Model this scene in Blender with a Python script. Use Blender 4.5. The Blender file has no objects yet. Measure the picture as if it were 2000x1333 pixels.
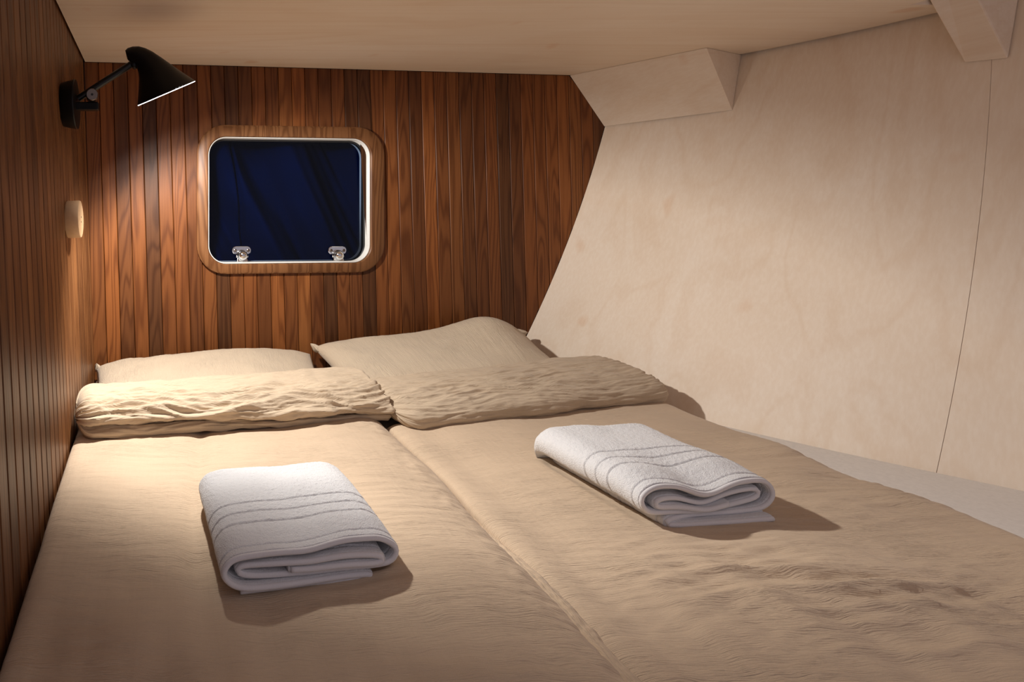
import bpy, bmesh, math, random
import numpy as np
from mathutils import Vector, Matrix

sc = bpy.context.scene
COL = sc.collection
ZO = 1.0                      # camera height above the cabin floor (m)
F, PX, PY = 1200.0, 330.0, 414.0   # focal length and principal point in 2000x1333 pixels

# ------------------------------------------------------------------ camera
cam_d = bpy.data.cameras.new('camera')
cam = bpy.data.objects.new('camera', cam_d)
COL.objects.link(cam)
cam.location = (0, 0, ZO)
cam.rotation_euler = (math.pi / 2, 0, 0)
cam_d.sensor_width = 36.0
cam_d.lens = 36.0 * F / 2000.0
cam_d.shift_x = (1000.0 - PX) / 2000.0
cam_d.shift_y = -(666.5 - PY) / 2000.0
cam_d.clip_start = 0.02
sc.camera = cam

# ------------------------------------------------------------------ world and exposure
world = bpy.data.worlds.new('world')
sc.world = world
world.use_nodes = True
bg = world.node_tree.nodes['Background']
bg.inputs[0].default_value = (0.98, 0.88, 0.98, 1)
bg.inputs[1].default_value = 0.33
sc.view_settings.view_transform = 'Standard'
sc.view_settings.look = 'None'
sc.view_settings.gamma = 1.0
sc.view_settings.use_curve_mapping = False
sc.view_settings.exposure = 0.14
LAMP_POWER = 52.0
LAMP_COLOR = (1.0, 0.96, 0.91)

rng = random.Random(7)

# ------------------------------------------------------------------ helpers
def W(x, y, D):
    return ((x - PX) * D / F, D, (PY - y) * D / F + ZO)

def link(name, me, mat=None, parent=None):
    o = bpy.data.objects.new(name, me)
    COL.objects.link(o)
    if mat is not None and me is not None:
        me.materials.append(mat)
    if parent is not None:
        o.parent = parent
    return o

def tag(o, label, cat, group=None, kind=None):
    o['label'] = label
    o['category'] = cat
    if group: o['group'] = group
    if kind: o['kind'] = kind
    return o

def empty(name, loc=(0, 0, 0)):
    o = bpy.data.objects.new(name, None)
    o.empty_display_size = 0.05
    COL.objects.link(o)
    o.location = loc
    return o

def part(name, me, mat, parent):
    """child whose mesh is given in world coordinates"""
    o = link(name, me, mat, parent)
    o.matrix_parent_inverse = Matrix.Translation(parent.location).inverted() if parent.parent is None else Matrix.Identity(4)
    return o

def mesh(name, verts, faces, smooth=False):
    me = bpy.data.meshes.new(name)
    me.from_pydata([tuple(v) for v in verts], [], faces)
    me.validate()
    bm = bmesh.new(); bm.from_mesh(me)
    bmesh.ops.recalc_face_normals(bm, faces=bm.faces[:])
    bm.to_mesh(me); bm.free()
    if smooth:
        me.polygons.foreach_set('use_smooth', [True] * len(me.polygons))
    return me

def prism(name, lo, hi):
    """closed solid between two polygons with the same number of points"""
    n = len(lo)
    fs = [tuple(range(n - 1, -1, -1)), tuple(range(n, 2 * n))]
    fs += [(i, (i + 1) % n, n + (i + 1) % n, n + i) for i in range(n)]
    return mesh(name, list(lo) + list(hi), fs)

def bevel(me, w, seg=2, angle=30):
    bm = bmesh.new(); bm.from_mesh(me)
    es = [e for e in bm.edges if len(e.link_faces) == 2 and e.calc_face_angle(0) > math.radians(angle)]
    bmesh.ops.bevel(bm, geom=es, offset=w, segments=seg, affect='EDGES', profile=0.5)
    bm.to_mesh(me); bm.free()
    return me

def grid(name, P, UV=None, close_u=False, close_v=False, cap=False, mat=None):
    """P[nu, nv, 3] -> smooth quad mesh, UV in metres"""
    P = np.asarray(P, dtype=np.float64)
    nu, nv = P.shape[:2]
    idx = np.arange(nu * nv).reshape(nu, nv)
    iu = idx if not close_u else np.concatenate([idx, idx[:1]], 0)
    iv = iu if not close_v else np.concatenate([iu, iu[:, :1]], 1)
    q = np.stack([iv[:-1, :-1], iv[1:, :-1], iv[1:, 1:], iv[:-1, 1:]], -1).reshape(-1, 4)
    faces = q.tolist()
    if cap and close_v:
        faces.append(idx[0, ::-1].tolist()); faces.append(idx[-1].tolist())
    me = bpy.data.meshes.new(name)
    me.from_pydata(P.reshape(-1, 3).tolist(), [], faces)
    if UV is not None:
        uvl = me.uv_layers.new(name='UVMap')
        li = np.empty(len(me.loops), dtype=np.int32)
        me.loops.foreach_get('vertex_index', li)
        uvl.data.foreach_set('uv', np.asarray(UV, dtype=np.float32).reshape(-1, 2)[li].ravel())
    me.polygons.foreach_set('use_smooth', [True] * len(me.polygons))
    me.update()
    return me

def flip(me):
    me.flip_normals(); return me

def lathe(name, prof, segs, origin, axis, ref):
    """profile [(r, h)] turned about axis through origin"""
    a = Vector(axis).normalized(); u = Vector(ref); u = (u - a * u.dot(a)).normalized(); v = a.cross(u)
    o = Vector(origin); vs = []; fs = []
    for r, h in prof:
        for k in range(segs):
            t = 2 * math.pi * k / segs
            vs.append(o + a * h + (u * math.cos(t) + v * math.sin(t)) * r)
    n = len(prof)
    for i in range(n - 1):
        for k in range(segs):
            fs.append((i * segs + k, i * segs + (k + 1) % segs, (i + 1) * segs + (k + 1) % segs, (i + 1) * segs + k))
    fs.append(tuple(range(segs))); fs.append(tuple(range((n - 1) * segs, n * segs)))
    me = mesh(name, vs, fs, True)
    me.set_sharp_from_angle(angle=math.radians(40))
    return me

def tube(name, pts, r, segs=16):
    """round bar through points"""
    pts = [Vector(p) for p in pts]; vs = []; fs = []
    d0 = (pts[1] - pts[0]).normalized()
    u = d0.orthogonal().normalized()
    for i, p in enumerate(pts):
        d = (pts[min(i + 1, len(pts) - 1)] - pts[max(i - 1, 0)]).normalized()
        u = (u - d * u.dot(d)).normalized(); v = d.cross(u)
        for k in range(segs):
            t = 2 * math.pi * k / segs
            vs.append(p + (u * math.cos(t) + v * math.sin(t)) * r)
    for i in range(len(pts) - 1):
        for k in range(segs):
            fs.append((i * segs + k, i * segs + (k + 1) % segs, (i + 1) * segs + (k + 1) % segs, (i + 1) * segs + k))
    fs.append(tuple(range(segs))); fs.append(tuple(range((len(pts) - 1) * segs, len(pts) * segs)))
    me = mesh(name, vs, fs, True)
    me.set_sharp_from_angle(angle=math.radians(50))
    return me

# ------------------------------------------------------------------ numpy noise
def _hash(ix, iy, seed):
    h = (ix.astype(np.int64) * 374761393 + iy.astype(np.int64) * 668265263 + seed * 974634541) & 0xffffffff
    h = ((h ^ (h >> 13)) * 1274126177) & 0xffffffff
    return ((h ^ (h >> 16)) & 0xffff) / 65535.0 * 2 * np.pi

def pn(x, y, seed=0):
    x, y = np.broadcast_arrays(np.asarray(x, float), np.asarray(y, float))
    ix = np.floor(x); iy = np.floor(y); fx = x - ix; fy = y - iy
    u = fx * fx * fx * (fx * (fx * 6 - 15) + 10); v = fy * fy * fy * (fy * (fy * 6 - 15) + 10)
    def g(a, b):
        t = _hash(ix + a, iy + b, seed)
        return np.cos(t) * (fx - a) + np.sin(t) * (fy - b)
    n0 = g(0, 0) * (1 - u) + g(1, 0) * u
    n1 = g(0, 1) * (1 - u) + g(1, 1) * u
    return (n0 * (1 - v) + n1 * v) * 1.5

def fbm(x, y, seed=0, oct=3, gain=0.5):
    s = 0; a = 1.0
    for o in range(oct):
        s = s + a * pn(x * 2 ** o, y * 2 ** o, seed + o * 17); a *= gain
    return s

def ridge(x, y, seed=0, oct=2):
    s = 0; a = 1.0
    for o in range(oct):
        s = s + a * (1 - 2.2 * np.abs(pn(x * 2 ** o, y * 2 ** o, seed + o * 31))); a *= 0.5
    return s

def ss(a, b, x):
    t = np.clip((np.asarray(x, float) - a) / (b - a), 0, 1)
    return t * t * (3 - 2 * t)

def normals(P, close_v=False):
    if close_v:
        dv = np.roll(P, -1, 1) - np.roll(P, 1, 1)
    else:
        dv = np.gradient(P, axis=1)
    du = np.gradient(P, axis=0)
    n = np.cross(du, dv)
    return n / (np.linalg.norm(n, axis=-1, keepdims=True) + 1e-9)

# ------------------------------------------------------------------ materials
def lin(r, g, b):
    c = []
    for v in (r, g, b):
        v /= 255.0
        c.append(v / 12.92 if v <= 0.04045 else ((v + 0.055) / 1.055) ** 2.4)
    return (*c, 1)

class NT:
    def __init__(self, name):
        self.m = bpy.data.materials.new(name); self.m.use_nodes = True
        self.t = self.m.node_tree; self.b = self.t.nodes['Principled BSDF']
    def n(self, typ, **kw):
        nd = self.t.nodes.new(typ)
        for k, v in kw.items():
            if k.startswith('in_'):
                key = k[3:]
                key = int(key) if key.isdigit() else key
                nd.inputs[key].default_value = v
            else:
                setattr(nd, k, v)
        return nd
    def l(self, a, b):
        self.t.links.new(a, b)
    def set(self, **kw):
        for k, v in kw.items():
            self.b.inputs[k.replace('_', ' ')].default_value = v
    def ramp(self, fac, stops):
        r = self.n('ShaderNodeValToRGB')
        e = r.color_ramp.elements
        e[0].position, e[0].color = stops[0]; e[1].position, e[1].color = stops[-1]
        for p, c in stops[1:-1]:
            k = e.new(p); k.color = c
        self.l(fac, r.inputs[0]); return r.outputs[0]
    def mix(self, fac, a, b, mode='MIX'):
        x = self.n('ShaderNodeMix', data_type='RGBA', blend_type=mode)
        for sock, val in ((x.inputs[0], fac), (x.inputs[6], a), (x.inputs[7], b)):
            if hasattr(val, 'links'): self.l(val, sock)
            else: sock.default_value = val
        return x.outputs[2]
    def math(self, op, a, b=0.5):
        x = self.n('ShaderNodeMath', operation=op)
        for sock, val in ((x.inputs[0], a), (x.inputs[1], b)):
            if hasattr(val, 'links'): self.l(val, sock)
            else: sock.default_value = val
        return x.outputs[0]
    def mapping(self, vec, scale=(1, 1, 1), loc=(0, 0, 0), rot=(0, 0, 0)):
        x = self.n('ShaderNodeMapping')
        x.inputs['Scale'].default_value = scale; x.inputs['Location'].default_value = loc
        x.inputs['Rotation'].default_value = rot
        self.l(vec, x.inputs[0]); return x.outputs[0]
    def noise(self, vec, scale=1.0, detail=3.0, rough=0.5, dist=0.0):
        x = self.n('ShaderNodeTexNoise')
        x.inputs['Scale'].default_value = scale; x.inputs['Detail'].default_value = detail
        x.inputs['Roughness'].default_value = rough; x.inputs['Distortion'].default_value = dist
        self.l(vec, x.inputs['Vector']); return x.outputs[0]
    def bump(self, h, strength, dist, prev=None):
        x = self.n('ShaderNodeBump'); x.inputs['Strength'].default_value = strength
        x.inputs['Distance'].default_value = dist
        self.l(h, x.inputs['Height'])
        if prev is not None: self.l(prev, x.inputs['Normal'])
        return x.outputs[0]
    def out_normal(self, nrm):
        self.l(nrm, self.b.inputs['Normal'])

def plank_wood(name, tones, rough=0.45, across='X'):
    """oiled plank wood: each plank gets its own tone and its own cut of the log"""
    T = NT(name)
    tc = T.n('ShaderNodeTexCoord'); oi = T.n('ShaderNodeObjectInfo')
    comb = T.n('ShaderNodeCombineXYZ')
    T.l(T.math('MULTIPLY', oi.outputs['Random'], 37.0), comb.inputs[0])
    T.l(T.math('MULTIPLY', oi.outputs['Random'], 91.0), comb.inputs[1])
    T.l(T.math('MULTIPLY', oi.outputs['Random'], 53.0), comb.inputs[2])
    add = T.n('ShaderNodeVectorMath', operation='ADD')
    T.l(tc.outputs['Object'], add.inputs[0]); T.l(comb.outputs[0], add.inputs[1])
    v = add.outputs[0]
    # growth figure: slow noise stretched along the plank, cut into bands
    big = T.noise(T.mapping(v, (13, 13, 1.1)), 1.0, 2.0, 0.45, 0.3)
    bands = T.math('SINE', T.math('MULTIPLY', big, 78.0))
    bands = T.math('ADD', T.math('MULTIPLY', bands, 0.5), 0.5)
    fine = T.noise(T.mapping(v, (420, 420, 6)), 1.0, 3.0, 0.6)
    slow = T.noise(T.mapping(v, (5, 5, 1.6)), 1.0, 2.0, 0.5)
    base = T.ramp(oi.outputs['Random'], tones)
    d = T.mix(T.math('MULTIPLY', T.math('POWER', bands, 2.2), 0.66), base, (0.42, 0.33, 0.26, 1), 'MULTIPLY')
    d = T.mix(T.ramp(fine, [(0.35, (0.55, 0.55, 0.55, 1)), (0.62, (0, 0, 0, 1))]), d, (0.66, 0.60, 0.55, 1), 'MULTIPLY')
    d = T.mix(T.ramp(slow, [(0.3, (0.0,) * 3 + (1,)), (0.7, (0.5,) * 3 + (1,))]), d, (1.35, 1.26, 1.15, 1), 'MULTIPLY')
    T.l(d, T.b.inputs['Base Color'])
    T.set(Roughness=rough)
    T.b.inputs['Specular IOR Level'].default_value = 0.22
    h = T.math('ADD', T.math('MULTIPLY', bands, -0.4), fine)
    T.out_normal(T.bump(h, 0.35, 0.0006))
    return T.m

def birch(name, grain, rough=0.5, tone=(244, 230, 212)):
    """pale birch plywood, grain: axis along which the veneer runs (0 x, 1 y, 2 z)"""
    T = NT(name)
    tc = T.n('ShaderNodeTexCoord'); v = tc.outputs['Object']
    sc_ = [5.0, 5.0, 5.0]; sc_[grain] = 0.7
    f_ = [130.0, 130.0, 130.0]; f_[grain] = 1.4
    b_ = [3.0, 3.0, 3.0]; b_[grain] = 1.6
    fig = T.noise(T.mapping(v, tuple(sc_)), 1.0, 3.0, 0.45, 0.5)
    band = T.math('ADD', T.math('MULTIPLY', T.math('SINE', T.math('MULTIPLY', fig, 40.0)), 0.5), 0.5)
    fine = T.noise(T.mapping(v, tuple(f_)), 1.0, 3.0, 0.6)
    blot = T.noise(T.mapping(v, tuple(b_)), 1.0, 4.0, 0.6, 0.6)
    spots = T.noise(T.mapping(v, (9, 9, 6)), 1.0, 1.0, 0.4)
    base = lin(*tone)
    c = T.mix(T.ramp(blot, [(0.35, (0, 0, 0, 1)), (0.65, (0.55, 0.55, 0.55, 1))]), base, (0.92, 0.86, 0.79, 1), 'MULTIPLY')
    c = T.mix(T.math('MULTIPLY', T.math('POWER', band, 4.0), 0.26), c, (0.88, 0.79, 0.70, 1), 'MULTIPLY')
    c = T.mix(T.ramp(fine, [(0.4, (0.35, 0.35, 0.35, 1)), (0.65, (0, 0, 0, 1))]), c, (0.90, 0.84, 0.77, 1), 'MULTIPLY')
    c = T.mix(T.ramp(spots, [(0.70, (0, 0, 0, 1)), (0.80, (0.5, 0.5, 0.5, 1))]), c, (0.84, 0.62, 0.45, 1), 'MULTIPLY')
    T.l(c, T.b.inputs['Base Color'])
    T.set(Roughness=rough)
    T.b.inputs['Specular IOR Level'].default_value = 0.3
    T.out_normal(T.bump(fine, 0.05, 0.0003))
    return T.m

def muslin(name, rgb, swap=False, amp=1.0, fold_dir=(17.0, 240.0)):
    """crinkled double gauze: fine creases running mostly along U, UV in metres"""
    T = NT(name)
    uv = T.n('ShaderNodeUVMap').outputs[0]
    if swap: uv = T.mapping(uv, (1, 1, 1), rot=(0, 0, math.pi / 2))
    a, b = fold_dir
    warp = T.noise(T.mapping(uv, (9, 9, 1)), 1.0, 2.0, 0.5)
    wv = T.n('ShaderNodeVectorMath', operation='ADD')
    cmb = T.n('ShaderNodeCombineXYZ'); T.l(T.math('MULTIPLY', warp, 0.03), cmb.inputs[1])
    T.l(uv, wv.inputs[0]); T.l(cmb.outputs[0], wv.inputs[1]); w = wv.outputs[0]
    c1 = T.noise(T.mapping(w, (a, b, 1)), 1.0, 2.0, 0.55)
    r1 = T.math('SUBTRACT', 1.0, T.math('MULTIPLY', T.math('ABSOLUTE', T.math('SUBTRACT', c1, 0.5)), 4.0))
    c2 = T.noise(T.mapping(w, (a * 3.2, b * 2.6, 1)), 1.0, 2.0, 0.6)
    # loose length-wise creases
    c3 = T.noise(T.mapping(w, (110, 12, 1)), 1.0, 2.0, 0.5)
    weave = T.noise(T.mapping(uv, (900, 900, 1)), 1.0, 2.0, 0.7)
    mask = T.ramp(T.noise(T.mapping(uv, (5, 7, 1)), 1.0, 2.0, 0.5), [(0.3, (0.25,) * 3 + (1,)), (0.7, (1, 1, 1, 1))])
    h = T.math('ADD', T.math('MULTIPLY', r1, 0.45), T.math('MULTIPLY', c2, 0.75))
    h = T.math('MULTIPLY', h, mask)
    h = T.math('ADD', h, T.math('MULTIPLY', c3, 0.35))
    nb = T.bump(h, 0.85 * amp, 0.0030)
    nb = T.bump(weave, 0.25, 0.0008, nb)
    T.out_normal(nb)
    base = lin(*rgb)
    col = T.mix(T.ramp(weave, [(0.35, (0.5, 0.5, 0.5, 1)), (0.65, (0, 0, 0, 1))]), base, (0.86, 0.82, 0.78, 1), 'MULTIPLY')
    T.l(col, T.b.inputs['Base Color'])
    T.set(Roughness=0.9)
    T.b.inputs['Specular IOR Level'].default_value = 0.1
    T.b.inputs['Sheen Weight'].default_value = 0.15
    T.b.inputs['Sheen Roughness'].default_value = 0.5
    return T.m

def terry(name, rgb, loops=True):
    T = NT(name)
    tc = T.n('ShaderNodeTexCoord'); v = tc.outputs['Object']
    n1 = T.noise(v, 520.0, 3.0, 0.65); n2 = T.noise(v, 130.0, 3.0, 0.6)
    if loops:
        h = T.math('ADD', n1, T.math('MULTIPLY', n2, 0.5))
        T.out_normal(T.bump(h, 0.85, 0.0021))
    else:
        T.out_normal(T.bump(T.noise(v, 900.0, 2.0, 0.6), 0.4, 0.0008))
    T.l(T.mix(T.ramp(n1, [(0.3, (0.5, 0.5, 0.5, 1)), (0.6, (0, 0, 0, 1))]), lin(*rgb), (0.90, 0.895, 0.90, 1), 'MULTIPLY'), T.b.inputs['Base Color'])
    T.set(Roughness=0.95)
    T.b.inputs['Specular IOR Level'].default_value = 0.05
    T.b.inputs['Sheen Weight'].default_value = 0.3
    return T.m

def simple(name, rgb, rough=0.5, metal=0.0, noise=0.0, spec=0.5):
    T = NT(name)
    T.set(Roughness=rough, Metallic=metal)
    T.b.inputs['Specular IOR Level'].default_value = spec
    tc = T.n('ShaderNodeTexCoord')
    n = T.noise(tc.outputs['Object'], 140.0, 3.0, 0.6)
    base = lin(*rgb)
    k = 1 - 0.18 - noise
    T.l(T.mix(T.ramp(n, [(0.3, (0.5,) * 3 + (1,)), (0.7, (0, 0, 0, 1))]), base, (k, k, k, 1), 'MULTIPLY'), T.b.inputs['Base Color'])
    if noise: T.out_normal(T.bump(n, 0.2, 0.0006))
    return T.m

M = {}
M['plank_back'] = plank_wood('oiled plank', [(0.0, lin(82, 51, 29)), (0.25, lin(122, 73, 37)), (0.5, lin(95, 56, 29)),
                                            (0.72, lin(140, 85, 43)), (0.85, lin(92, 55, 30)), (1.0, lin(150, 95, 50))])
M['plank_left'] = plank_wood('oiled plank left', [(0.0, lin(92, 60, 36)), (0.3, lin(126, 85, 51)), (0.6, lin(104, 68, 41)),
                                                 (1.0, lin(136, 93, 57))], 0.4)
M['backing'] = simple('dark groove board', (30, 18, 12), 0.8)
M['birch_hull'] = birch('birch plywood hull', 2)
M['birch_ceiling'] = birch('birch plywood ceiling', 0)
M['birch_trim'] = birch('birch plywood trim', 1)
M['frame_wood'] = plank_wood('window frame wood', [(0.0, lin(110, 74, 46)), (1.0, lin(126, 86, 54))], 0.4)
M['knob_wood'] = birch('pale ash knob', 1, 0.5, (222, 188, 148))
M['white_paint'] = simple('white painted metal', (225, 222, 215), 0.4)
M['gasket'] = simple('black rubber', (14, 14, 16), 0.5)
M['chrome'] = simple('polished steel', (225, 225, 225), 0.12, 1.0)
M['steel'] = simple('brushed steel', (118, 106, 98), 0.3, 1.0)
M['black'] = simple('matt black lacquer', (9, 8, 8), 0.42, 0.0, 0.0, 0.25)
M['arm'] = simple('satin black tube', (30, 30, 28), 0.3, 0.3)
M['sheet'] = simple('white cotton sheet', (246, 244, 240), 0.9, 0.0, 0.0, 0.1)
M['base_wood'] = birch('bed base plywood', 0)
M['floor'] = simple('cabin floor', (120, 84, 56), 0.5, 0.0, 0.02)
BED = (206, 184, 158)
M['muslin'] = muslin('sand muslin', BED)
M['muslin_pillow'] = muslin('sand muslin pillow', (203, 186, 162), True, 1.0, (16, 240))
M['muslin_fold'] = muslin('sand muslin folded', (203, 184, 159), False, 0.8)
M['muslin_hem'] = muslin('sand muslin hem', (202, 180, 154), True, 1.0, (20, 240))
M['terry'] = terry('white terry', (230, 230, 231))
M['terry_hem'] = terry('white towel hem', (228, 226, 227), False)
M['tarp'] = None

def tarp_mat():
    T = NT('dark blue canvas')
    tc = T.n('ShaderNodeTexCoord')
    n = T.noise(tc.outputs['Object'], 9.0, 3.0, 0.6)
    T.l(T.mix(n, lin(0, 7, 30), lin(1, 14, 47)), T.b.inputs['Base Color'])
    T.set(Roughness=0.95); T.b.inputs['Specular IOR Level'].default_value = 0.03
    return T.m
M['tarp'] = tarp_mat()

def glass_mat():
    T = NT('window glass'); t = T.t
    out = t.nodes['Material Output']
    tr = T.n('ShaderNodeBsdfTransparent'); tr.inputs[0].default_value = (0.75, 0.82, 0.92, 1)
    gl = T.n('ShaderNodeBsdfGlossy'); gl.inputs['Roughness'].default_value = 0.02
    fr = T.n('ShaderNodeFresnel'); fr.inputs[0].default_value = 1.25
    mx = T.n('ShaderNodeMixShader')
    T.l(fr.outputs[0], mx.inputs[0]); T.l(tr.outputs[0], mx.inputs[1]); T.l(gl.outputs[0], mx.inputs[2])
    T.l(mx.outputs[0], out.inputs[0]); return T.m
M['glass'] = glass_mat()

def diffuser_mat():
    T = NT('lit lamp diffuser')
    T.b.inputs['Base Color'].default_value = (0.8, 0.8, 0.8, 1)
    T.b.inputs['Emission Color'].default_value = (1.0, 0.97, 1.0, 1)
    T.b.inputs['Emission Strength'].default_value = 6.0
    return T.m
M['diffuser'] = diffuser_mat()

# ------------------------------------------------------------------ room surfaces
ZC = 0.495                                  # ceiling height above camera
ZF = -1.0                                   # floor
ZM = -0.56                                  # mattress top
ZTOP = 0.76
TH = math.atan(0.115); CT, ST = math.cos(TH), math.sin(TH)

def hull(D, z):
    u = 2.1 - D
    def q(u):
        return 1.5436 + .442 * z - .1467 * z * z + .4188 * u + .2294 * u * z - .0372 * u * u - .6224 * u * u * z
    if u <= 0.86: return q(u)
    s = .4188 + .2294 * z - .0744 * .86 - 1.2448 * .86 * z
    return q(.86) + (u - .86) * (0.35 * s + 0.2)

def back_s(x):                              # pixel column -> distance along back wall
    a = (x - PX) / F
    return a * 2.06 / (1 - .115 * a) / CT

def BW(s, off, z):                          # back wall frame -> world
    return (s * CT + off * ST, 2.06 + s * ST - off * CT, z + ZO)

def back_px(x, y, off=0.0):                 # pixel -> (s, z) on the plane off in front of the back wall
    a = (x - PX) / F
    # s*CT+off*ST = a*(2.06+s*ST-off*CT)
    s = (a * (2.06 - off * CT) - off * ST) / (CT - a * ST)
    D = 2.06 + s * ST - off * CT
    return s, (PY - y) * D / F

def left(D, z):
    b = -.2 - .036 * (D - .75)
    t = -.2824 + .0225 * (2.03 - D)
    return b + (z + .51) / 1.005 * (t - b)

DF = 0.18                                   # how far towards the camera the berth is built

# floor
fl = prism('floor', [(-0.5, -0.3, ZF + ZO - .03), (2.3, -0.3, ZF + ZO - .03), (2.3, 2.6, ZF + ZO - .03), (-0.5, 2.6, ZF + ZO - .03)],
           [(-0.5, -0.3, ZF + ZO), (2.3, -0.3, ZF + ZO), (2.3, 2.6, ZF + ZO), (-0.5, 2.6, ZF + ZO)])
tag(link('floor', fl, M['floor']), 'brown cabin floor beneath the berth', 'floor', kind='structure')

# back wall: dark backing board with a hole for the window, planks on it
s0w, z1w = back_px(403, 262); s1w, z0w = back_px(729, 518)
LEAN = 0.030
PW = 0.0470
s_start = back_s(181)                       # first plank edge at height of y = 690
z_ref = (PY - 690) * 2.03 / F

def s_edge(i, z):
    return s_start + i * PW - LEAN * (z - z_ref)

def hull_z_at_s(s):
    """height where the hull line crosses the back wall at s (lower branch)"""
    lo, hi = ZF, 0.45
    f = lambda z: hull(BW(s, 0, z)[1], z) - BW(s, 0, z)[0]
    if f(lo) > 0: return lo
    if f(hi) < 0: return None
    for _ in range(40):
        m = (lo + hi) / 2
        if f(m) > 0: hi = m
        else: lo = m
    return hi

# chamfer line of the boxed corner on the back wall
sA, zA = back_px(1113, 148); sB, zB = back_px(1180, 247)
def top_z_at_s(s):
    if s <= sA: return ZC - 0.001
    return ZC + (zB - ZC) * (s - sA) / (sB - sA) + 0.004

def box_w(smin, smax, zmin, zmax, o0, o1):
    return [BW(smin, o0, zmin), BW(smax, o0, zmin), BW(smax, o0, zmax), BW(smin, o0, zmax),
            BW(smin, o1, zmin), BW(smax, o1, zmin), BW(smax, o1, zmax), BW(smin, o1, zmax)]
BOXF = [(0, 1, 2, 3), (4, 5, 6, 7), (0, 1, 5, 4), (1, 2, 6, 5), (2, 3, 7, 6), (3, 0, 4, 7)]
vs = []; fs = []
for (a, b, c, d) in ((-0.33, s0w, ZF, ZTOP), (s1w, 1.75, ZF, ZTOP), (s0w, s1w, ZF, z0w), (s0w, s1w, z1w, ZTOP)):
    k = len(vs); vs += box_w(a, b, c, d, -0.05, -0.014); fs += [tuple(k + i for i in q) for q in BOXF]
wb = link('wall_back', mesh('wall_back', vs, fs), M['backing'])
tag(wb, 'end wall clad in narrow dark reddish-brown vertical planks around the window', 'wall', kind='structure')

def plank_solid(poly, name):
    """poly: [(s, z)] outline of the plank face; solid with chamfered front edge"""
    n = len(poly); cxs = sum(p[0] for p in poly) / n; czs = sum(p[1] for p in poly) / n
    ch = 0.0018
    smin = min(p[0] for p in poly); smax = max(p[0] for p in poly)
    def inset(p):
        return (p[0] + (ch if p[0] < cxs else -ch), p[1])
    vs = [BW(p[0], -0.0138, p[1]) for p in poly] + [BW(p[0], -ch, p[1]) for p in poly] + [BW(*([inset(p)[0], 0.0, inset(p)[1]])) for p in poly]
    fs = [tuple(range(n)), tuple(range(2 * n, 3 * n))]
    for L in (0, 1):
        fs += [(L * n + i, L * n + (i + 1) % n, (L + 1) * n + (i + 1) % n, (L + 1) * n + i) for i in range(n)]
    return mesh(name, vs, fs)

GAP = 0.0007
z_bot = -0.72
i = 0
while True:
    sl0 = s_edge(i, 0) + GAP
    if sl0 > 1.62: break
    def L(z, i=i): return s_edge(i, z) + GAP
    def R(z, i=i): return s_edge(i + 1, z) - GAP
    def clipped(side):
        """(z_low, z_top) for one long edge"""
        zt = ZC
        for _ in range(12): zt = top_z_at_s(side(zt))
        zb = z_bot
        h = hull_z_at_s(side(0.0))
        for _ in range(25):
            h = hull_z_at_s(side(zb))
            zb = max(z_bot, (h if h is not None else 0.45) + 0.003) if h is not None else zt
        return zb, zt
    lb, lt = clipped(L); rb, rt = clipped(R)
    if lt - lb < 0.006: break
    if rt < rb: rt = rb = (rt + rb) / 2
    zm = (z0w + z1w) / 2
    if R(zm) > s0w - 0.002 and L(zm) < s1w + 0.002:
        if L(z1w) >= s0w - 0.004 and R(z0w) <= s1w + 0.004:
            polys = [[(L(lb), lb), (R(rb), rb), (R(z0w), z0w), (L(z0w), z0w)],
                     [(L(z1w), z1w), (R(z1w), z1w), (R(rt), rt), (L(lt), lt)]]
        elif L(zm) < s0w:
            polys = [[(L(lb), lb), (R(rb), rb), (R(z0w), z0w), (min(s0w, R(z0w)) - .001, z0w), (min(s0w, R(z1w)) - .001, z1w), (R(z1w), z1w), (R(rt), rt), (L(lt), lt)]]
        else:
            polys = [[(L(lb), lb), (R(rb), rb), (R(rt), rt), (L(lt), lt), (L(z1w), z1w), (max(s1w, L(z1w)) + .001, z1w), (max(s1w, L(z0w)) + .001, z0w), (L(z0w), z0w)]]
    else:
        polys = [[(L(lb), lb), (R(rb), rb), (R(rt), rt), (L(lt), lt)]]
    for p in polys:
        link('plank', plank_solid(p, 'plank'), M['plank_back'], wb)
    i += 1

# left wall: backing and planks, ruled surface leaning slightly outwards
def LP(D, z, off):
    return (left(D, z) + off, D, z + ZO)
DBL = 2.025
lo = [LP(DF, ZF, -.016), LP(DBL, ZF, -.016), LP(DBL, ZTOP, -.016), LP(DF, ZTOP, -.016)]
hi = [LP(DF, ZF, -.05), LP(DBL, ZF, -.05), LP(DBL, ZTOP, -.05), LP(DF, ZTOP, -.05)]
wl = link('wall_left', prism('wall_left', lo, hi), M['backing'])
tag(wl, 'side wall of narrow golden-brown vertical planks carrying the reading lamp', 'wall', kind='structure')
k = 0
while DBL - (k + 1) * PW > DF:
    d1 = DBL - k * PW - .0013; d0 = DBL - (k + 1) * PW + .0013
    ch = 0.003
    zb, zt = ZF + 0.3, ZTOP - .01
    vs = []
    for off, c in ((-.0155, 0), (-ch, 0), (0, ch)):
        vs += [LP(d0 + c, zb, off), LP(d1 - c, zb, off), LP(d1 - c, zt, off), LP(d0 + c, zt, off)]
    fs = [(0, 1, 2, 3), (8, 9, 10, 11)]
    for q in (0, 1):
        fs += [(q * 4 + a, q * 4 + (a + 1) % 4, q * 4 + 4 + (a + 1) % 4, q * 4 + 4 + a) for a in range(4)]
    link('plank', mesh('plank', vs, fs), M['plank_left'], wl)
    k += 1

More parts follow.
